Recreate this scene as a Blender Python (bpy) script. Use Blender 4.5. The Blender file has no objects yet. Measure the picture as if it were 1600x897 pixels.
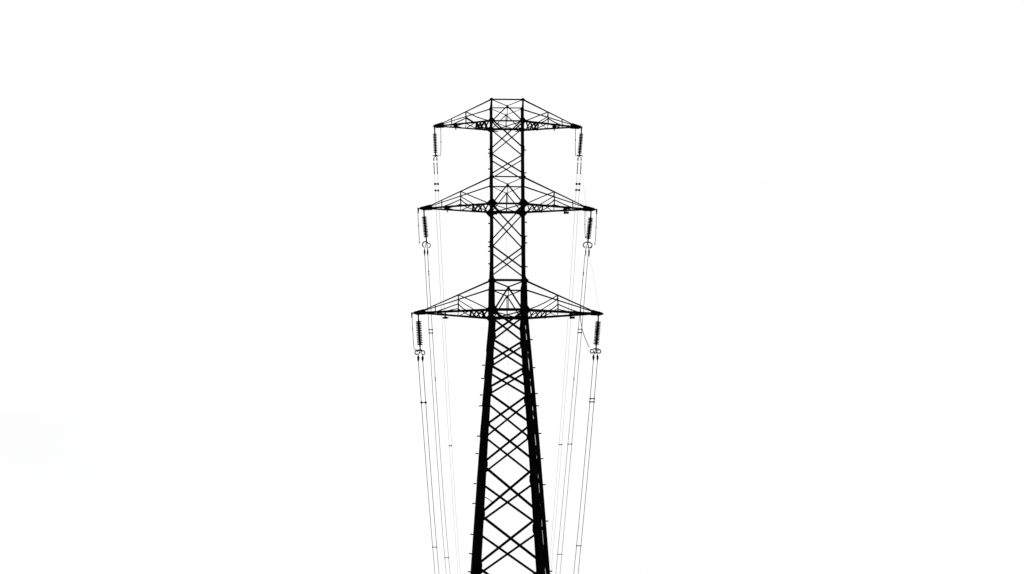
import bpy, math, random
from mathutils import Vector, Matrix
random.seed(7)
sc = bpy.context.scene
C = sc.collection
R = math.radians

# ------------------------------------------------------------------ camera (one long lens, tilted up from the field)
W, H, F = 1600.0, 897.0, 4500.0          # survey units of the photograph: pixels, focal length in pixels
PITCH = R(14.85); CAM = Vector((0.31, -223.0, 1.7))
cam = bpy.data.objects.new('camera', bpy.data.cameras.new('camera')); C.objects.link(cam)
cam.location = CAM; cam.rotation_euler = (R(90) + PITCH, 0, 0)
cam.data.sensor_fit = 'HORIZONTAL'; cam.data.sensor_width = 36; cam.data.lens = 36 * F / W
cam.data.clip_start = 0.5; cam.data.clip_end = 20000
sc.camera = cam

def z_of(row, Y):                          # height at world depth Y seen on a picture row
    return CAM.z + (Y - CAM.y) * math.tan(PITCH + math.atan((H / 2 - row) / F))
def m_per_px(row, Y=0.0):
    z = z_of(row, Y)
    return ((Y - CAM.y) * math.cos(PITCH) + (z - CAM.z) * math.sin(PITCH)) / F
def at(px, row, Y=0.0):                    # survey point -> metres at a known depth
    return Vector((CAM.x + (px - W / 2) * m_per_px(row, Y), Y, z_of(row, Y)))
def row_of(p):
    e = math.atan2(p.z - CAM.z, p.y - CAM.y) - PITCH
    return H / 2 - F * math.tan(e)

# ------------------------------------------------------------------ materials
def nodes_of(m):
    m.use_nodes = True
    return m.node_tree.nodes, m.node_tree.links
def steel(name, base, rough, spec, var=0.35, scale=3.0):
    m = bpy.data.materials.new(name); n, l = nodes_of(m)
    b = n['Principled BSDF']
    tc = n.new('ShaderNodeTexCoord'); nz = n.new('ShaderNodeTexNoise'); nz.inputs['Scale'].default_value = scale
    nz.inputs['Detail'].default_value = 5
    cr = n.new('ShaderNodeValToRGB')
    lo = [c * (1 - var) for c in base]; hi = [c * (1 + var) for c in base]
    cr.color_ramp.elements[0].color = (*lo, 1); cr.color_ramp.elements[1].color = (*hi, 1)
    cr.color_ramp.elements[0].position = .35; cr.color_ramp.elements[1].position = .7
    l.new(tc.outputs['Object'], nz.inputs['Vector']); l.new(nz.outputs['Fac'], cr.inputs['Fac'])
    l.new(cr.outputs['Color'], b.inputs['Base Color'])
    b.inputs['Roughness'].default_value = rough; b.inputs['Specular IOR Level'].default_value = spec
    return m
M_STEEL = steel('dark_painted_steel', (.010, .010, .0105), .9, .03)
M_FIT = steel('dark_fitting_steel', (.011, .011, .012), .85, .03, scale=9)
M_GLAZE = steel('dark_brown_glaze', (.012, .0095, .0085), .8, .04, scale=6)
M_WIRE = steel('weathered_aluminium_wire', (.016, .016, .017), .85, .03, scale=2)
M_CONC = steel('footing_concrete', (.30, .29, .27), .9, .3, .2, 2)
M_GROUND = steel('meadow_grass', (.045, .055, .028), 1.0, .1, .4, .6)

# ------------------------------------------------------------------ mesh helpers
def link(name, verts, faces, mat, parent=None, smooth=False):
    me = bpy.data.meshes.new(name); me.from_pydata([tuple(v) for v in verts], [], faces); me.update()
    me.materials.append(mat)
    if smooth:
        for p in me.polygons: p.use_smooth = True
    o = bpy.data.objects.new(name, me); C.objects.link(o)
    if parent: o.parent = parent
    return o
def tag(o, label, cat=None, group=None, kind=None):
    if label: o['label'] = label
    if cat: o['category'] = cat
    if group: o['group'] = group
    if kind: o['kind'] = kind
    return o
def thing(name, label, cat, loc, rot=None, group=None):
    o = bpy.data.objects.new(name, None); C.objects.link(o); o.empty_display_size = .3
    o.location = loc
    if rot: o.rotation_euler = rot
    return tag(o, label, cat, group)

class MB:
    def __init__(s): s.v = []; s.f = []
    def add(s, vs, fs):
        k = len(s.v); s.v += [Vector(v) for v in vs]; s.f += [tuple(i + k for i in f) for f in fs]; return s
    def loft(s, loops, closed=False):
        n = len(loops[0]); vs = [v for lp in loops for v in lp]; fs = []
        m = len(loops)
        for i in range(m if closed else m - 1):
            a, b = i * n, ((i + 1) % m) * n
            for j in range(n):
                fs.append((a + j, a + (j + 1) % n, b + (j + 1) % n, b + j))
        if not closed:
            fs.append(tuple(range(n - 1, -1, -1))); fs.append(tuple((m - 1) * n + j for j in range(n)))
        return s.add(vs, fs)
    def angle(s, p0, p1, w, t, nrm, w2=None, out=0.0, wend=None):
        """rolled steel angle from p0 to p1: one flange in the face plane, one standing inwards"""
        p0, p1, nrm = Vector(p0), Vector(p1), Vector(nrm)
        d = (p1 - p0).normalized(); nrm = (nrm - d * nrm.dot(d)).normalized(); u = nrm.cross(d)
        w2 = w2 or w * .8; wend = wend or w
        lps = []
        for p, ww in ((p0, w), (p1, wend)):
            q = p + nrm * out
            lps.append([q - u * ww / 2, q + u * ww / 2, q + u * ww / 2 - nrm * t, q - u * (ww / 2 - t) - nrm * t,
                        q - u * (ww / 2 - t) - nrm * w2, q - u * ww / 2 - nrm * w2])
        return s.loft(lps)
    def bowed(s, p0, p1, w, t, nrm, bow, n=7):
        p0, p1, nrm = Vector(p0), Vector(p1), Vector(nrm).normalized()
        lps = []
        pts = [p0 + (p1 - p0) * (i / n) + Vector(bow) * math.sin(math.pi * i / n) for i in range(n + 1)]
        for i, p in enumerate(pts):
            d = (pts[min(i + 1, n)] - pts[max(i - 1, 0)]).normalized(); m = (nrm - d * nrm.dot(d)).normalized(); u = m.cross(d)
            lps.append([p - u * w / 2, p + u * w / 2, p + u * w / 2 - m * t, p - u * w / 2 - m * t])
        return s.loft(lps)
    def tube(s, pts, r, n=8, closed=False):
        pts = [Vector(p) for p in pts]; lps = []; ref = None
        rr = r if isinstance(r, (list, tuple)) else [r] * len(pts)
        m = len(pts)
        for i, p in enumerate(pts):
            a = pts[(i - 1) % m] if (closed or i) else p
            b = pts[(i + 1) % m] if (closed or i < m - 1) else p
            d = (b - a).normalized()
            if ref is None: ref = Vector((0, 1, 0)) if abs(d.y) < .9 else Vector((1, 0, 0))
            x = (ref - d * ref.dot(d)).normalized(); ref = x; y = d.cross(x)
            lps.append([p + (x * math.cos(2 * math.pi * k / n) + y * math.sin(2 * math.pi * k / n)) * rr[i] for k in range(n)])
        return s.loft(lps, closed)
    def lathe(s, prof, n=14):              # profile (r, z) about local z
        return s.loft([[Vector((r * math.cos(2 * math.pi * k / n), r * math.sin(2 * math.pi * k / n), z)) for k in range(n)] for r, z in prof])
    def box(s, c, sx, sy, sz):
        c = Vector(c); x, y, z = sx / 2, sy / 2, sz / 2
        return s.loft([[c + Vector((a * x, b * y, q)) for a, b in ((-1, -1), (1, -1), (1, 1), (-1, 1))] for q in (-z, z)])
    def plate(s, poly, nrm, t):
        nrm = Vector(nrm).normalized() * t / 2
        return s.loft([[Vector(p) - nrm for p in poly], [Vector(p) + nrm for p in poly]])
    def build(s, name, mat, parent=None, smooth=False): return link(name, s.v, s.f, mat, parent, smooth)

# ------------------------------------------------------------------ tower profile (local coordinates, axis = z)
YAW = R(2.4); LEAN = R(.34)
tower = thing('transmission_tower', 'tall black steel lattice pylon with three crossarms, standing alone before the white sky', 'pylon', (46 * math.sin(LEAN) + .05, 0, 0), (0, -LEAN, YAW))
# survey of the near face: row, half width, leg flange width (px)
SURV = [(154, 26.0, 2.9), (202, 26.1, 3.0), (276, 26.3, 3.4), (332, 26.6, 3.8), (430, 27.2, 4.3), (437, 29.3, 8.0), (484, 30.2, 9.2), (497, 31.0, 11.4), (600, 39.6, 12.2), (690, 46.7, 12.8), (897, 61.4, 14.4)]
PROF = []
for row, hp, lw in SURV:
    hw = hp * m_per_px(row, -1.4)
    hd = hw * (.93 if row < 490 else 1.0)
    z = z_of(row, -hd)
    hw = hp * m_per_px(row, -hd)
    PROF.append((z, hw, hd, lw * m_per_px(row, -hd)))
za, zb = PROF[-2], PROF[-1]
k = (0 - zb[0]) / (zb[0] - za[0])
PROF.append((0.0, zb[1] + (zb[1] - za[1]) * k, zb[2] + (zb[2] - za[2]) * k, zb[3] + (zb[3] - za[3]) * k))
def prof(z):
    for a, b in zip(PROF, PROF[1:]):
        if b[0] <= z <= a[0] or (a is PROF[0] and z > a[0]):
            t = (z - a[0]) / (b[0] - a[0]); t = max(0, t)
            return [a[i] + (b[i] - a[i]) * t for i in (1, 2, 3)]
    return PROF[-1][1:]
def face_z(row, sy):                      # height of a picture row on the near (-1) or far (+1) face
    y = sy * 1.3
    for _ in range(6):
        z = z_of(row, y); y = sy * prof(z)[1]
    return z
def node(sx, sy, z, inset=.5):            # point on a leg
    hw, hd, lw = prof(z)
    return Vector((sx * (hw - lw * inset), sy * (hd - .0), z))

ZL = {}                                    # main levels from the near face
legs = {}
for sy in (-1, 1):
    for sx in (-1, 1):
        m = MB(); lpA = []; lpB = []; t = .05
        for i, (z, hw, hd, lw) in enumerate(PROF):
            built = i >= 7
            if built and sy > 0: k_ = (2.3, 1.8, .9, 0, 0)[i - 7] * .0513; hw -= k_; lw -= k_     # rear legs: slimmer section set slightly in
            c = Vector((sx * hw, sy * hd, z))      # built-up leg below the lowest crossarm: two sections with a slot
            slot = built and sy < 0; a = lw * .48 if slot else lw
            P2 = lambda lp: [c + Vector((-sx * x, -sy * y, 0)) for x, y in (lp if sx * sy > 0 else lp[::-1])]
            lpA.append(P2([(0, 0), (a, 0), (a, t), (t, t), (t, lw * .8), (0, lw * .8)]))
            if slot: lpB.append(P2([(lw * .575, .004), (lw, .004), (lw, t), (lw * .575, t)]))
        m.loft(lpA)
        if lpB: m.loft(lpB)
        z = PROF[7][0] - .3; j = 0
        while z > 1 and sy < 0:                            # batten plates closing the slot here and there
            hw, hd, lw = prof(z); h = (.42, .8, .3)[j % 3]
            m.box((sx * (hw - lw * .53), sy * (hd - .03), z), lw * .2, .016, h); z -= (1.9, 2.7, 1.5, 2.3)[j % 4]; j += 1
        legs[sx, sy] = m.build('leg', M_STEEL, tower)
    # concrete footings
for (sx, sy) in legs:
    z, hw, hd, lw = PROF[-1]
    m = MB(); m.lathe([(.9, -.6), (.9, .25), (.82, .35), (.0001, .35)], 20)
    o = m.build('footing', M_CONC, tower); o.location = (sx * (hw - .2), sy * (hd - .2), 0)

# ---- step bolts, sub-parts of the legs
def bolts(sx, sy, rows, ln=.24):
    for r in rows:
        z = face_z(r, sy); hw, hd, lw = prof(z)
        m = MB(); p = Vector((sx * (hw - .02), sy * (hd - .08), z)); tl = random.uniform(-.03, .05)
        q = p + Vector((sx * ln, 0, tl)); m.tube([p, q], .05, 6); m.tube([q - Vector((sx * .03, 0, 0)), q + Vector((sx * .015, 0, 0))], .055, 6)
        m.build('step_bolt', M_FIT, legs[sx, sy])
bolts(-1, 1, (234, 240, 265, 349.5, 379, 386, 393, 413), .15)
bolts(-1, 1, (571, 592, 617.5, 634.5, 682, 709.5, 756, 787, 835.5, 866, 894), .21)
bolts(1, -1, (234, 270, 346.5, 369, 379, 416), .17)
bolts(1, -1, (530, 574, 615, 633.5, 677, 716.5, 757, 814, 892), .2)

# ---- X bracing
NEAR = [(187, 230), (241.5, 270), (322, 372), (385, 419.5), (487, 518), (531.5, 561.5), (572.5, 603.5), (616, 661), (663, 719), (731, 798), (808, 878), (889, 962)]
FAR = [(203, 241.5), (251, 279), (337, 386.5), (396, 431), (498, 531.5), (542, 572.5), (584, 616), (632, 682), (685, 739), (758, 814.5), (836, 898)]
def xpair(p, q, nrm, w, name='diagonal_brace', mat=M_STEEL):
    for (a, b, out) in ((p[0], q[1], .05), (p[1], q[0], -.045)):
        e = (b - a).normalized() * .14; a, b = a - e, b + e
        MB().angle(a, b, w, .02, nrm, out=out, w2=.09).build(name, mat, tower)
def width(row): return (2.0 if row < 330 else 2.3 if row < 480 else 3.4 if row < 560 else 3.6 if row < 720 else 4.0) * .0513
for rows, sy, kf in ((NEAR, -1, 1.0), (FAR, 1, .85)):
    for r0, r1 in rows:
        z0, z1 = face_z(r0, sy), face_z(r1, sy)
        ins = .85 if r0 < 480 else .9
        xpair([node(-1, sy, z0, ins), node(1, sy, z0, ins)], [node(-1, sy, z1, ins), node(1, sy, z1, ins)], (0, sy, 0), width(r0) * kf)
side_levels = [187, 230, 275, 322, 372, 434, 497, 531.5, 572.5, 616, 663, 731, 808, 889]
for sx in (-1, 1):
    for r0, r1 in zip(side_levels, side_levels[1:]):
        if r0 == 434: continue
        z0, z1 = face_z(r0, -1), face_z(r1, -1)
        xpair([node(sx, -1, z0, .12), node(sx, 1, z0, .12)], [node(sx, -1, z1, .12), node(sx, 1, z1, .12)], (sx, 0, 0), .075 if r0 < 480 else .10, 'side_brace')
# bracing below the picture, down to the footings
m = MB(); zs = [face_z(962, -1)]
while zs[-1] > 6: zs.append(zs[-1] - prof(zs[-1])[0] * 1.15)
zs[-1] = .6
for z0, z1 in zip(zs, zs[1:]):
    for sy in (-1, 1):
        for a, o in ((1, .05), (-1, -.045)):
            m.angle(node(-a, sy, z0), node(a, sy, z1), .2, .02, (0, sy, 0), out=o)
            m.angle(Vector((sy * (prof(z0)[0] - .02), -a * (prof(z0)[1] - .2), z0)), Vector((sy * (prof(z1)[0] - .02), a * (prof(z1)[1] - .2), z1)), .14, .02, (sy, 0, 0), out=o)
lb = m.build('lower_bracing', M_STEEL, tower); lb['kind'] = 'stuff'

# ---- horizontal struts of the body and head frames
def strut(row, sy, wpx, name='horizontal_strut'):
    z = face_z(row, sy)
    return MB().angle(node(-1, sy, z, .3), node(1, sy, z, .3), wpx * .0513, .025, (0, sy, 0), out=.005, w2=.1).build(name, M_STEEL, tower)
for row, sy, wp in ((155.2, -1, 1.8), (169, 1, 1.2), (188.6, -1, 1.9), (202.3, 1, 3.2), (275.8, -1, 1.6), (292, 1, 1.6), (317.7, -1, 2.6), (332, 1, 4.2), (437.5, -1, 3.4), (454, 1, 2.0), (483.5, -1, 4.2), (497, 1, 4.6)):
    strut(row, sy, wp)
for r0 in (155.2, 188.6, 275.8, 317.7, 437.5, 483.5):      # side struts between near and far legs
    z = face_z(r0, -1)
    for sx in (-1, 1):
        MB().angle(node(sx, -1, z, .1), node(sx, 1, z, .1), .10, .02, (sx, 0, 0), out=-.004).build('side_strut', M_STEEL, tower)
# plan cross inside the bottom frames
for r0, tk in ((188.6, .07), (317.7, .08), (483.5, .10)):
    z = face_z(r0, -1) - .06
    a = prof(z)
    for s in (1, -1):
        MB().angle((-s * (a[0] - .3), -a[1] + .1, z - s * .03), (s * (a[0] - .3), a[1] - .1, z - s * .03), tk, .02, (0, 0, 1)).build('plan_brace', M_STEEL, tower)
# fan bracing in the three heads
for (t0, nd, b0, wa, wb) in ((156, 165.6, 188, 1.2, 1.8), (277, 288, 316, 1.3, 2.2), (439, 448.5, 482, 2.2, 2.6)):
    for sy, dr, kk in ((-1, 0, 1), (1, 14.2, .75)):
        zt, zn, zb_ = face_z(t0 + dr, sy), face_z(nd + dr, sy), face_z(b0 + dr, sy)
        c = Vector((0, sy * prof(zn)[1], zn))
        for sx in (-1, 1):
            MB().angle(node(sx, sy, zt, .6), c, wa * .0513 * kk, .02, (0, sy, 0), out=.03, w2=.05).build('head_brace', M_STEEL, tower)
            MB().angle(c, node(sx, sy, zb_, 1), wb * .0513 * kk, .02, (0, sy, 0), out=-.03, w2=.05).build('head_brace', M_STEEL, tower)
        MB().angle(c, Vector((0, sy * prof(zb_)[1], zb_)), (1.0 if sy < 0 else 1.6) * .0513, .02, (0, sy, 0), out=.0, w2=.05).build('head_post', M_STEEL, tower)
        MB().plate([c + Vector((a, 0, b)) for a, b in ((-.1, 0), (0, -.08), (.1, 0), (0, .08))], (0, 1, 0), .09).build('gusset_plate', M_STEEL, tower)
# small loose diagonals just under/over the bottom frames
for r0, dx in ((196, .35), (326, .3), (490, .55)):
    z = face_z(r0, -1); a = prof(z)
    for s in (-1, 1):
        MB().angle((s * (a[0] - .1), -a[1] * .2, z - .12), (s * (a[0] - .1 - dx * 1.6), a[1] * .5, z + .1), .07, .02, (0, -1, .2)).build('knee_brace', M_STEEL, tower)

for r0, rb_, w_ in ((191, 201.5, 2.0), (320, 331, 2.1), (487, 496, 2.8)):
    z0, z1 = face_z(r0, -1), face_z(rb_, -1)
    for sx in (-1, 1):
        MB().bowed(node(sx, -1, z0, 1), Vector((sx * .1, -prof(z1)[1], z1)), w_ * .0513, .03, (0, -1, 0), (0, 0, -.24)).build('knee_brace', M_STEEL, tower)
z0 = face_z(776.5, -1); z1 = face_z(784.5, -1)
MB().bowed(node(-1, -1, z0, .9), node(-1, -1, z1, 1) + Vector((.56, 0, 0)), .06, .03, (0, -1, 0), (.0, 0, .05)).build('loose_bar', M_STEEL, tower)

# ---- gusset plates where the crossarms meet the legs
def gusset(sx, sy, row, wp, hp, off=0.0, cut=.35):
    z = face_z(row, sy); hw, hd, lw = prof(z)
    w, h = wp * .050, hp * .050; c = Vector((sx * (hw - lw / 2) + off * sx, sy * (hd + .012), z))
    poly = [c + Vector((a * w, 0, b * h)) for a, b in ((-1, -cut * .5), (-cut, -1), (cut, -1), (1, -cut * .5), (1, cut * .5), (cut, 1), (-cut, 1), (-1, cut * .5))]
    MB().plate(poly, (0, 1, 0), .024).build('gusset_plate', M_STEEL, tower)
for sx in (-1, 1):
    gusset(sx, -1, 155.5, 3.4, 2.6); gusset(sx, 1, 170, 2.4, 2.5)
    gusset(sx, -1, 188.3, 5.4, 4.8); gusset(sx, 1, 202.5, 6.0, 4.4, .03)
    gusset(sx, -1, 276, 4.2, 2.6); gusset(sx, 1, 292, 2.8, 2.6)
    gusset(sx, -1, 317.5, 8.6, 7.6, 0, .2); gusset(sx, 1, 333, 7.6, 7.0, .02, .25)
    gusset(sx, -1, 438, 6.6, 4.6); gusset(sx, 1, 454, 4, 3)
    gusset(sx, -1, 484, 8.2, 8.0, 0, .5); gusset(sx, 1, 497, 8.0, 5.0, 0, .5)
for rows, sy in ((NEAR[4:], -1), (FAR[4:], 1)):
    for (r0, r1), (r2, r3) in zip(rows, rows[1:]):
        for sx in (-1, 1):
            z = face_z((r1 + r2) / 2, sy); hw, hd, lw = prof(z); h = .0513 * ((r2 - r1) / 2 + 4.5)
            c = Vector((sx * (hw - lw), sy * (hd + .014), z)); w = .0513 * 1.5
            MB().plate([c + Vector((sx * .1, 0, -h)), c + Vector((-sx * w, 0, -h * .3)), c + Vector((-sx * w, 0, h * .3)), c + Vector((sx * .1, 0, h))], (0, 1, 0), .02).build('joint_plate', M_STEEL, tower)

# ---- climbing safety cable down the middle of the tower
m = MB(); pts = []
for r in range(284, 720, 12):
    z = face_z(r, 1); pts.append(Vector((.02 + .06 * math.sin(r * .013), prof(z)[1] - .12, z)))
m.tube(pts, .0045, 5).build('safety_cable', M_WIRE, tower)

# ------------------------------------------------------------------ crossarms: parts of the tower, members are sub-parts
def pxm(px): return px * .0513
TIPS = {}
def crossarm(sx, top, bot, tipx, apexx, tiprow, posts, wt, wb, low):
    """top/bot: near-face rows at the leg; far face is the same height. tipx/apexx: distance from the axis in px"""
    arm = bpy.data.objects.new('crossarm', None); C.objects.link(arm); arm.parent = tower; arm.empty_display_size = .2
    zt, zb = face_z(top, -1), face_z(bot, -1)
    ztip = z_of(tiprow, 0); tipx, apexx = tipx[sx > 0], apexx[sx > 0]
    X = lambda d: sx * pxm(d)
    aT = Vector((X(apexx), 0, ztip + .16)); aB = Vector((X(apexx), 0, ztip - .02))
    ch = {}
    for sy in (-1, 1):
        rt, rb = node(sx, sy, zt, .4), node(sx, sy, zb, .4)
        et = aT + Vector((0, sy * .10, 0)); eb = aB + Vector((0, sy * .12, 0))
        ch[sy] = (rt, rb, et, eb)
        kk = 1 if sy < 0 else .85
        MB().angle(rt, et, wt * .0513 * kk, .02, (0, sy, 0), w2=.06, wend=wt * .0513 * .55 * kk).build('top_chord', M_STEEL, arm)
        MB().angle(rb, eb, wb * .0513 * kk, .02, (0, sy, 0), w2=.08, wend=wb * .0513 * .75 * kk).build('bottom_chord', M_STEEL, arm)
    x0 = abs(node(sx, -1, zb, .4).x); x1 = pxm(apexx)
    fr = [(pxm(p) - x0) / (x1 - x0) for p in posts]
    L = lambda a, b, t: a + (b - a) * t
    for i, f in enumerate(fr):
        wp = (1.9 if i == 0 else 1.5) * .0513
        for sy in (-1,):
            rt, rb, et, eb = ch[sy]
            MB().angle(L(rt, et, f), L(rb, eb, f), wp * (1 if sy < 0 else .8), .015, (0, sy, 0), w2=.04, out=.012).build('post', M_STEEL, arm)
        for top_ in (0, 1):
            a, b = (L(ch[-1][top_], ch[-1][top_ + 2], f), L(ch[1][top_], ch[1][top_ + 2], f))
            MB().angle(a, b, .05, .015, (0, 0, 1), w2=.04).build('cross_tie', M_STEEL, arm)
    f = fr[0]; f2 = fr[1] if len(fr) > 1 else .75
    for sy in (-1, 1):
        rt, rb, et, eb = ch[sy]; q = 1 if sy < 0 else .85
        MB().bowed(L(rt, et, f), L(rb, eb, .03), .082 * q, .03, (0, sy, 0), (0, 0, random.uniform(-.10, .03))).build('diagonal_brace', M_STEEL, arm)
        mid = L(L(rt, et, f), L(rb, eb, f), .55)
        MB().bowed(mid, L(rb, eb, random.uniform(.26, .36) if sy < 0 else .1), .08 * q, .03, (0, sy, 0), (0, 0, random.uniform(-.22, -.06))).build('diagonal_brace', M_STEEL, arm)
        MB().bowed(mid, L(rb, eb, f2), .085 * q, .03, (0, sy, 0), (0, 0, random.uniform(-.06, .04))).build('diagonal_brace', M_STEEL, arm)
    # plan bracing of the bottom panel: a box of short diagonals next to the leg, then long ones
    def B(sy, t): return L(ch[sy][1], ch[sy][3], t)
    ts = [.06, .14, .22, .30]
    for i, (t0, t1) in enumerate(zip(ts, ts[1:])):
        s = 1 if i % 2 else -1
        MB().angle(B(-s, t0 + random.uniform(-.02, .02)), B(s, t1), random.uniform(.08, .2), .015, (0, 0, 1), w2=.08).build('plan_brace', M_STEEL, arm)
        MB().angle(B(s, t0), B(-s, t1 + random.uniform(-.03, .01)), random.uniform(.07, .15), .015, (0, 0, 1), w2=.08, out=-.03).build('plan_brace', M_STEEL, arm)
    MB().angle(B(-1, .31), B(1, .31), .22 if low else .17, .02, (sx, 0, .3), w2=.12).build('cross_tie', M_STEEL, arm)
    MB().angle(B(-1, .32), B(1, f), .06, .015, (0, 0, 1), w2=.05).build('plan_brace', M_STEEL, arm)
    MB().angle(B(1, f), B(-1, f2), .05, .015, (0, 0, 1), w2=.05).build('plan_brace', M_STEEL, arm)
    for t in (f2 + .02, (f2 + 1) / 2):
        MB().angle(B(-1, t), B(1, t), .05, .015, (0, 0, 1), w2=.06).build('cross_tie', M_STEEL, arm)
    # folded end plate
    m = MB()
    d = pxm(tipx) - x1
    for sy in (-1, 1):
        poly = [Vector((sx * (x1 - .22), sy * .12, ztip - .13)), Vector((sx * (x1 + d * .55), sy * .09, ztip - .17)), Vector((sx * (x1 + d), sy * .03, ztip - .06)),
                Vector((sx * (x1 + d * .8), sy * .05, ztip + .08)), Vector((sx * (x1 - .05), sy * .12, ztip + .27)), Vector((sx * (x1 - .2), sy * .12, ztip + .2))]
        m.plate(poly, (0, 1, 0), .03)
    m.box((sx * (x1 + d * .25), 0, ztip + .02), d * 1.1, .2, .12)
    m.build('end_plate', M_STEEL, arm)
    return arm, ch, ztip

def fitting(arm, p, kind):
    m = MB()
    if kind == 'mushroom':
        m.tube([p + Vector((0, 0, .3)), p + Vector((0, 0, -.22))], .05, 8)
        m.loft([[p + Vector((r * math.cos(a * math.pi / 8), r * .8 * math.sin(a * math.pi / 8), z)) for a in range(16)] for r, z in ((.05, -.14), (.2, -.22), (.28, -.25), (.25, -.29), (.03, -.33))])
    elif kind == 'lamp':
        m.loft([[p + Vector((r * math.cos(a * math.pi / 6), r * math.sin(a * math.pi / 6), z)) for a in range(12)] for r, z in ((.05, .26), (.15, .2), (.17, .08), (.12, .0), (.05, -.03), (.04, -.22))])
    else:
        m.box(p + Vector((0, 0, .12)), .3, .2, .36); m.box(p + Vector((.08, 0, -.2)), .42, .14, .15); m.box(p + Vector((-.06, 0, -.14)), .12, .17, .28)
    m.build('fitting', M_FIT, arm)

ARM = dict(
    top=(155.5, 188.8, (117.5, 120.5), (103.5, 105.5), 197.4, (65, 87.5), 2.4, 3.2, False),
    mid=(276.5, 318.2, (139.5, 140.5), (122, 123.5), 326.0, (73.5, 103), 2.6, 3.6, False),
    low=(438.0, 484.0, (149.0, 150.3), (132, 133.5), 489.2, (77.5, 113), 2.9, 4.2, True))
arms = {}
for k_, a in ARM.items():
    for sx in (-1, 1): arms[k_, sx] = crossarm(sx, *a)
def bottom_at(k_, sx, d, sy=1):
    arm, ch, zt = arms[k_, sx]; rb, eb = ch[sy][1], ch[sy][3]
    t = (pxm(d) - abs(rb.x)) / (abs(eb.x) - abs(rb.x)); return rb + (eb - rb) * t
for k_, sx, d, kind in (('top', -1, 80.5, 'lamp'), ('top', 1, 76, 'lamp'), ('mid', -1, 94, 'lamp'), ('mid', 1, 92, 'bracket'), ('low', -1, 97, 'mushroom'), ('low', 1, 99.5, 'bracket')):
    fitting(arms[k_, sx][0], bottom_at(k_, sx, d) + Vector((0, 0, .02)), kind)
# drop hooks at the very ends of the middle and lower arms
for k_, sx in (('mid', -1), ('mid', 1), ('low', -1)):
    d = ARM[k_][2][sx > 0]; zt = arms[k_, sx][2]; x = sx * (pxm(d) + .02)
    MB().tube([(x - sx * .45, 0, zt - .03), (x, 0, zt - .03)], .045, 8).tube([(x, 0, zt + .01), (x, 0, zt - .42)], [.07, .05], 8).build('end_hook', M_FIT, arms[k_, sx][0])
bpy.context.view_layer.update()
TM = tower.matrix_basis.copy() if False else Matrix.Rotation(YAW, 4, 'Z')
def tipY(sx, px): return (TM @ Vector((sx * pxm(px), 0, 0))).y

# ------------------------------------------------------------------ insulator strings
def ring(m, c, rx, rz, a0, a1, r, n=18):
    m.tube([c + Vector((rx * math.cos(R(a0 + (a1 - a0) * i / n)), 0, rz * math.sin(R(a0 + (a1 - a0) * i / n)))) for i in range(n + 1)], r, 6)
shed_cache = {}
def insulator(label, Y, p_att, p_d0, p_d1, p_end, rad, nd, rods, clamps, extra):
    A = at(*p_att, Y); root = thing('insulator_string', label, 'insulator', A, None, 'insulator strings hanging from the crossarm ends')
    g = lambda p: at(p[0], p[1], Y) - A
    D0, D1, E = g(p_d0), g(p_d1), g(p_end)
    ax = (D1 - D0).normalized()
    hw_ = MB().tube([Vector((0, 0, .12)), D0 * .55, D0], [.07, .05, .06], 8)
    hw_.build('hanger_link', M_FIT, root)
    MB().tube([D0, D1], rad * .34, 8).build('core_rod', M_FIT, root)
    pitch = (D1 - D0).length / nd
    q = Vector((0, 0, 1)).rotation_difference(-ax)
    key = (rad, round(pitch, 3))
    if key not in shed_cache:
        m = MB(); m.lathe([(rad * .2, pitch * .3), (rad * .3, pitch * .16), (rad * .5, .012), (rad * .94, .0), (rad, -.008), (rad * .95, -.016), (rad * .5, -.006), (rad * .2, -pitch * .2)], 16)
        o = m.build('insulator_disc', M_GLAZE, root, True); shed_cache[key] = o; first = o
    else:
        first = shed_cache[key].copy(); C.objects.link(first); first.parent = root
    for i in range(nd):
        o = first if i == 0 else first.copy()
        if i: C.objects.link(o); o.parent = root
        o.location = D0 + (D1 - D0) * ((i + .5) / nd); o.rotation_mode = 'QUATERNION'
        j = Vector((random.uniform(-.03, .03), random.uniform(-.03, .03), 1)).rotation_difference(Vector((0, 0, 1)))
        o.rotation_quaternion = q @ j
    MB().tube([D1, D1 + (E - D1) * .5, E], [.07, .05, .06], 8).build('end_link', M_FIT, root)
    for pts in rods:
        m = MB(); P = [g(p) for p in pts]; m.tube(P, .027, 6)
        m.tube([P[-1] + Vector((0, 0, .06)), P[-1] - Vector((0, 0, .05))], .045, 6)
        if len(P) > 2: m.tube([P[1] + (P[2] - P[1]) * .5 + Vector((0, 0, .06)), P[1] + (P[2] - P[1]) * .5 - Vector((0, 0, .06))], .045, 6)
        m.build('arcing_rod', M_FIT, root)
    for (px, r0, r1, wpx) in clamps:
        a, b = g((px, r0)), g((px, r1)); mm = a + (b - a) * .5; w = wpx * .03
        MB().tube([a, a + (b - a) * .3, a + (b - a) * .6, b], [w * .45, w, w * .9, w * .3], 8).build('suspension_clamp', M_FIT, root)
        MB().tube([E, a], .03, 6).build('yoke_arm', M_FIT, root)
    extra(root, g)
    return root
def ex_bar(x0, x1, row, dz=0):
    def f(root, g):
        MB().tube([g((x0, row + dz)), g(((x0 + x1) / 2, row - .8)), g((x1, row + dz + .6))], [.035, .06, .035], 8).build('yoke_plate', M_FIT, root)
    return f
def ex_rings(lst):
    def f(root, g):
        for (cx, cr, rx, rz, a0, a1, th) in lst:
            m = MB(); ring(m, g((cx, cr)), pxm(rx), pxm(rz), a0, a1, th * 1.35); m.build('corona_ring', M_FIT, root)
    return f
YL = {k_: (tipY(-1, ARM[k_][2][0] - 10), tipY(1, ARM[k_][2][1] - 10)) for k_ in ARM}
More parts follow.
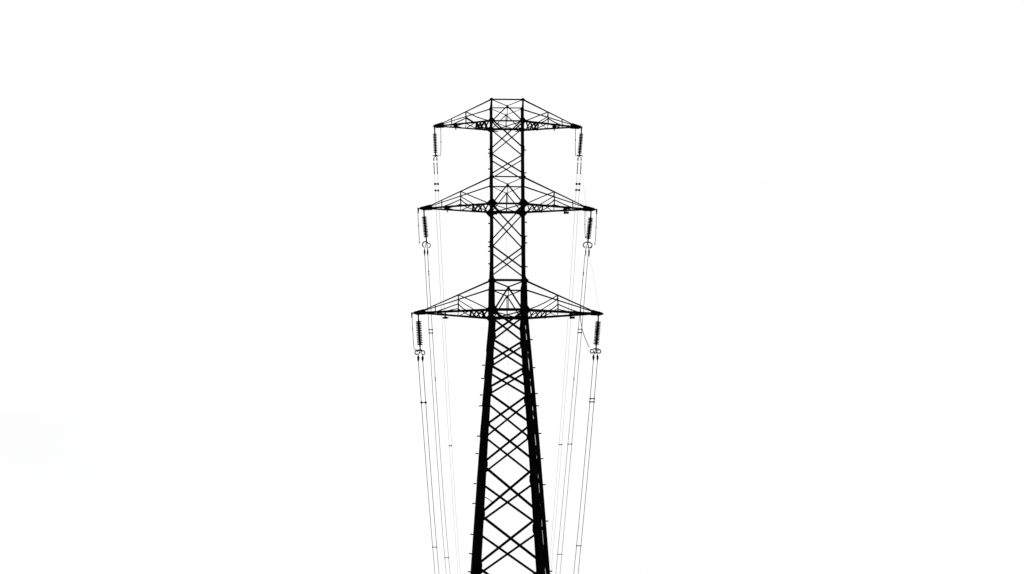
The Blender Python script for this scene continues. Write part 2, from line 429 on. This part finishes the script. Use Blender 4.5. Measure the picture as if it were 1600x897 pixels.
insulator('small slim disc string hanging from the left end of the topmost crossarm', YL['top'][0], (679, 199), (679.3, 208.5), (680.5, 239), (680.8, 244), .175, 12,
    [[(688.6, 199), (688.9, 208), (688.9, 236), (688.3, 243.5), (682, 243)]], [(677.8, 246.5, 252, 1.8), (682.6, 246.5, 252, 1.8)], ex_bar(676, 684.5, 243.6))
insulator('small slim disc string hanging from the right end of the topmost crossarm', YL['top'][1], (908.6, 200), (908.3, 208.5), (905.6, 240), (905.2, 244), .18, 13,
    [[(899.3, 200), (899.2, 209), (898.8, 228), (899.4, 243.6), (903, 243.2)]], [(903, 246.5, 252, 2), (908, 246.5, 252, 1.6)], ex_bar(900.5, 911, 243.4))
insulator('tilted disc string with a ring under the left end of the middle crossarm', YL['mid'][0], (662.3, 328), (662.8, 338), (665.8, 370.5), (666.5, 378), .21, 13,
    [[(652.8, 330), (653.3, 340), (654.6, 365), (655.4, 379.5)]], [(663.4, 389.5, 400, 2.3), (668.2, 389.5, 400, 2.3)],
    ex_rings([(664.6, 382.2, 4.6, 4.8, 10, 240, .035), (670, 383.3, 2.4, 3.6, -110, 80, .028)]))
insulator('tilted disc string with an oval ring under the right end of the middle crossarm', YL['mid'][1], (923.6, 328), (923, 340), (919, 373), (918.4, 380), .21, 14,
    [[(914.2, 329), (914, 340), (914, 362), (914.6, 371)], [(932, 330), (931.8, 342), (930.8, 368), (929.6, 381.5)]], [(915.2, 389, 400, 1.6), (920.3, 389, 401, 2.3)],
    ex_rings([(918.2, 383, 7.0, 5.0, -60, 235, .034), (921.5, 386, 3.2, 1.6, 170, 350, .025)]))
insulator('large disc string with two small loops under the left end of the lowest crossarm', YL['low'][0], (653.6, 491), (653.9, 501.5), (656.2, 539.5), (656.6, 546), .245, 14,
    [[(643.6, 491), (644, 500), (645.6, 528), (647, 545), (650, 547.5)]], [(653.6, 555.5, 565.5, 3.2), (660.4, 556, 565, 3.2)],
    ex_rings([(650.6, 551, 2.2, 3.0, 20, 330, .035), (661.3, 551.2, 2.4, 3.2, -150, 150, .032), (655.6, 548.4, 4.2, 1.2, 20, 160, .05), (656, 551.3, .7, .9, 0, 300, .03)]))
insulator('large disc string with a row of loops under the right end of the lowest crossarm', YL['low'][1], (935, 491), (934.6, 502), (931.6, 538.5), (931.4, 546), .245, 15,
    [], [(927.3, 554.5, 564, 3.0), (933.6, 554.5, 564, 3.0)],
    ex_rings([(924.6, 549, 2.2, 2.9, 40, 330, .035), (930, 549, 2.4, 2.9, -200, 90, .04), (936.3, 549.2, 2.4, 2.8, -160, 160, .035), (931, 545.8, 4.2, .8, 10, 170, .04)]))

# ------------------------------------------------------------------ conductors: twin bundles running away along the line
LINES = {}
SPAN = 290.0
def wire(key, name, label, Y0, start, end, s_end, rad):
    CUR = .0001 if key[:2] == ('mid', 1) else .0006 if key[:2] == ('mid', -1) else .0005; p0 = at(*start, Y0); p1 = at(end, 897, Y0 + s_end)
    b = (p1.z - p0.z - CUR * s_end ** 2) / s_end; dx = (p1.x - p0.x) / s_end
    fn = lambda s: Vector((p0.x + dx * s, p0.y + s, p0.z + b * s + CUR * s * s))
    LINES[key] = fn
    pts = [fn(SPAN * (i / 180.0) ** 1.2) for i in range(181)]
    o = MB().tube([p - p0 for p in pts], rad, 6).build(name, M_WIRE, None, True)
    o.location = p0
    tag(o, label, 'power line', 'conductor wires running away behind the pylon')
for lvl, word, s_end, rad, data in (
    ('low', 'lowest', 62, .025, {-1: ((653.6, 564), (660.6, 564), 679.7, 686.0), 1: ((933.6, 563), (927.2, 563), 903.2, 896.4)}),
    ('mid', 'middle', 108, .022, {-1: ((663.6, 398), (668.4, 398), 697.3, 703.4), 1: ((919.0, 398), (914.0, 398), 875.0, 868.3)}),
    ('top', 'topmost', 135, .010, {-1: ((677.8, 251), (682.7, 251), 715.8, 719.2), 1: ((908.0, 251), (903.0, 251), 860.4, 856.6)})):
    for sx, (o_, i_, eo, ei) in data.items():
        side = 'left' if sx < 0 else 'right'
        Y0 = YL[lvl][0 if sx < 0 else 1]
        faint = 'very thin pale' if lvl == 'top' else 'thin grey'
        wire((lvl, sx, 'o'), 'conductor_wire', f'{faint} outer wire of the pair under the {word} crossarm, {side} side', Y0, o_, eo, s_end, rad)
        wire((lvl, sx, 'i'), 'conductor_wire', f'{faint} inner wire of the pair under the {word} crossarm, {side} side', Y0, i_, ei, s_end, rad)
def s_at(fn, row):
    lo, hi = 0.0, 140.0
    for _ in range(50):
        mid = (lo + hi) / 2
        if row_of(fn(mid)) < row: lo = mid
        else: hi = mid
    return lo
def spacer(lvl, sx, row, label, thick=.05, clamp=.06, tilt=0):
    fo, fi = LINES[lvl, sx, 'o'], LINES[lvl, sx, 'i']; s = s_at(fo, row)
    a, b = fo(s), fi(s); c = (a + b) / 2; d = (fo(s + .5) - a).normalized()
    root = thing('spacer', label, 'spacer', c, None, 'spacers clamped between the twin wires')
    MB().tube([a - c, (a - c) * .4 - d * .0, (b - c) * .4, b - c], [thick, thick * .75, thick * .75, thick], 8).build('spacer_bar', M_FIT, root)
    for p in (a, b):
        MB().tube([p - c - d * .12, p - c - d * .06, p - c + d * .06, p - c + d * .12], [clamp * .6, clamp, clamp, clamp * .6], 8).build('wire_clamp', M_FIT, root)
def damper(lvl, sx, w_, row, label, ln=.4, r=.06):
    fn = LINES[lvl, sx, w_]; s = s_at(fn, row); p = fn(s); d = (fn(s + .5) - p).normalized(); dn = Vector((0, 0, -.06))
    root = thing('vibration_damper', label, 'damper', p, None, 'dampers clamped on single wires')
    MB().box((0, 0, -.02), .06, .08, .12).build('wire_clamp', M_FIT, root)
    MB().tube([d * -ln + dn, d * ln + dn], .014 if ln < .5 else .034, 6).build('messenger_cable', M_FIT, root)
    for q in (-1, 1):
        e = d * q * ln + dn
        MB().tube([e - d * q * .14, e - d * q * .1, e + d * q * .1, e + d * q * .13], [r * .5, r, r * .9, r * .4], 8).build('damper_weight', M_FIT, root)
spacer('low', -1, 629, 'dark spacer bar in the lowest left wire pair, nearest below its insulator', .055, .09)
spacer('low', -1, 855, 'dark spacer bar in the lowest left wire pair, near the bottom of the picture')
spacer('low', 1, 623.0, 'upper of two close spacer bars in the lowest right wire pair', .055, .07)
spacer('low', 1, 628.0, 'second of two close spacer bars in the lowest right wire pair', .055, .07)
spacer('low', 1, 852.8, 'single spacer bar low down in the rightmost wire pair')
spacer('mid', -1, 515.2, 'upper of two close spacer bars in the middle left wire pair', .05, .06)
spacer('mid', -1, 520.4, 'second of two close spacer bars in the middle left wire pair', .05, .06)
spacer('mid', -1, 871.5, 'single spacer bar low down in the middle left wire pair')
spacer('mid', 1, 514.5, 'upper of two close spacer bars under the lowest crossarm, middle right wire pair', .045, .05)
spacer('mid', 1, 519.8, 'second of two close spacer bars under the lowest crossarm, middle right wire pair', .06, .06)
spacer('mid', 1, 694, 'lone spacer bar halfway down the middle right wire pair')
spacer('mid', 1, 866, 'lone spacer bar near the bottom of the middle right wire pair')
spacer('top', -1, 287.5, 'upper small spacer high in the topmost left wire pair, above the middle crossarm', .07, .085)
spacer('top', -1, 297.8, 'second small spacer high in the topmost left wire pair, above the middle crossarm', .06, .075)
spacer('top', -1, 696.5, 'tiny dark spacer alone on the faint topmost left wire pair', .06, .06)
spacer('top', 1, 287.5, 'upper small spacer high in the topmost right wire pair, above the middle crossarm', .07, .085)
spacer('top', 1, 297.0, 'second small spacer high in the topmost right wire pair, above the middle crossarm', .07, .085)
spacer('top', 1, 694.8, 'tiny dark spacer alone on the faint topmost right wire pair', .06, .06)
for a in (('mid', -1, 'i', 425.5, 'dark damper on the middle left inner wire, just above the lowest crossarm'), ('mid', 1, 'i', 426.5, 'dark damper on the middle right inner wire, just above the lowest crossarm'),
          ('mid', -1, 'i', 591, 'tiny damper on the middle left inner wire, beneath the lowest crossarm'), ('mid', 1, 'i', 591, 'tiny damper on the middle right inner wire, beneath the lowest crossarm')):
    damper(*a, ln=.3, r=.05)
for a in (('top', -1, 'o', 262, 'slim damper on the topmost left outer wire below its insulator'), ('top', -1, 'i', 262, 'slim damper on the topmost left inner wire below its insulator'),
          ('top', 1, 'o', 262, 'slim damper on the topmost right outer wire below its insulator'), ('top', 1, 'i', 262, 'slim damper on the topmost right inner wire below its insulator')):
    damper(*a, ln=.9, r=.045)

# ---- two slack cables on the right side
def cable(name, label, pts, Y, rad):
    P = [at(x, y, Y) for x, y in pts]
    # Catmull-Rom smoothing
    out = []
    for i in range(len(P) - 1):
        a, b, c, d = P[max(i - 1, 0)], P[i], P[i + 1], P[min(i + 2, len(P) - 1)]
        for j in range(8):
            t = j / 8.0
            out.append(.5 * ((2 * b) + (c - a) * t + (2 * a - 5 * b + 4 * c - d) * t * t + (3 * b - a - 3 * c + d) * t ** 3))
    out.append(P[-1])
    o = MB().tube([p - P[0] for p in out], rad, 6).build(name, M_WIRE, None, True); o.location = P[0]
    return tag(o, label, 'cable')
cable('slack_cable', 'hair thin pale cable from the right topmost string down to the lowest arm tip', [(907.5, 252), (912, 292), (916, 325), (921.5, 400), (926, 425), (936.5, 487)], YL['low'][1] + .1, .006)
cable('jumper_cable', 'short curved dark cable hanging under the right lowest crossarm beside the insulator', [(906.5, 492), (908, 505), (910.5, 517), (914.5, 529), (920.5, 543)], YL['low'][1] + .1, .03)

# ------------------------------------------------------------------ ground
g = MB(); N = 40; S = 9000.0
vs = []; fs = []
for i in range(N + 1):
    for j in range(N + 1):
        vs.append((-S + 2 * S * i / N, -S + 2 * S * j / N, -.02))
for i in range(N):
    for j in range(N):
        a = i * (N + 1) + j; fs.append((a, a + N + 1, a + N + 2, a + 1))
tag(link('ground', vs, fs, M_GROUND), None, kind='structure')

# ------------------------------------------------------------------ sky: white overcast, sun hidden behind the cloud beyond the pylon
w = bpy.data.worlds.new('World'); sc.world = w; w.use_nodes = True
n, l = w.node_tree.nodes, w.node_tree.links
bg = n['Background']; bg.inputs['Strength'].default_value = .1
SUN_EL, SUN_AZ = R(38), R(10)              # azimuth measured from +Y towards +X
sky = n.new('ShaderNodeTexSky'); sky.sky_type = 'NISHITA'; sky.sun_disc = False; sky.sun_elevation = SUN_EL; sky.sun_rotation = SUN_AZ
tc = n.new('ShaderNodeTexCoord')
sd = Vector((math.sin(SUN_AZ) * math.cos(SUN_EL), math.cos(SUN_AZ) * math.cos(SUN_EL), math.sin(SUN_EL)))
dot = n.new('ShaderNodeVectorMath'); dot.operation = 'DOT_PRODUCT'; dot.inputs[1].default_value = sd
l.new(tc.outputs['Generated'], dot.inputs[0])
mr = n.new('ShaderNodeMapRange'); mr.inputs['From Min'].default_value = -.3; mr.inputs['From Max'].default_value = .86
mr.inputs['To Min'].default_value = .10; mr.inputs['To Max'].default_value = 1.0; mr.interpolation_type = 'SMOOTHSTEP'
l.new(dot.outputs['Value'], mr.inputs['Value'])
nz = n.new('ShaderNodeTexNoise'); nz.inputs['Scale'].default_value = 7; nz.inputs['Detail'].default_value = 4
mp = n.new('ShaderNodeMapping'); mp.inputs['Scale'].default_value = (1, 1, 2.2); mp.inputs['Location'].default_value = (7.755, 3, 2.13)
l.new(tc.outputs['Generated'], mp.inputs['Vector']); l.new(mp.outputs['Vector'], nz.inputs['Vector'])
cr = n.new('ShaderNodeValToRGB')           # thin cloud: slightly bluish grey to white
cr.color_ramp.elements[0].position = .33; cr.color_ramp.elements[0].color = (4.88, 4.865, 4.865, 1)
cr.color_ramp.elements[1].position = .50; cr.color_ramp.elements[1].color = (5.12, 5.12, 5.12, 1)
l.new(nz.outputs['Fac'], cr.inputs['Fac'])
mul = n.new('ShaderNodeMixRGB'); mul.blend_type = 'MULTIPLY'; mul.inputs['Fac'].default_value = 1
l.new(cr.outputs['Color'], mul.inputs['Color1']); l.new(mr.outputs['Result'], mul.inputs['Color2'])
mix = n.new('ShaderNodeMixRGB'); mix.inputs['Fac'].default_value = .985
l.new(sky.outputs['Color'], mix.inputs['Color1']); l.new(mul.outputs['Color'], mix.inputs['Color2'])
l.new(mix.outputs['Color'], bg.inputs['Color'])
sl = bpy.data.lights.new('sun', 'SUN'); sl.energy = .5; sl.angle = R(14); sl.color = (1, .97, .93)
so = bpy.data.objects.new('sun', sl); C.objects.link(so); so.location = (0, 0, 120)
so.rotation_euler = (-sd).to_track_quat('-Z', 'Y').to_euler()

sc.view_settings.view_transform = 'Standard'; sc.view_settings.look = 'None'
sc.view_settings.gamma = 1; sc.view_settings.use_curve_mapping = False; sc.view_settings.exposure = 1.0
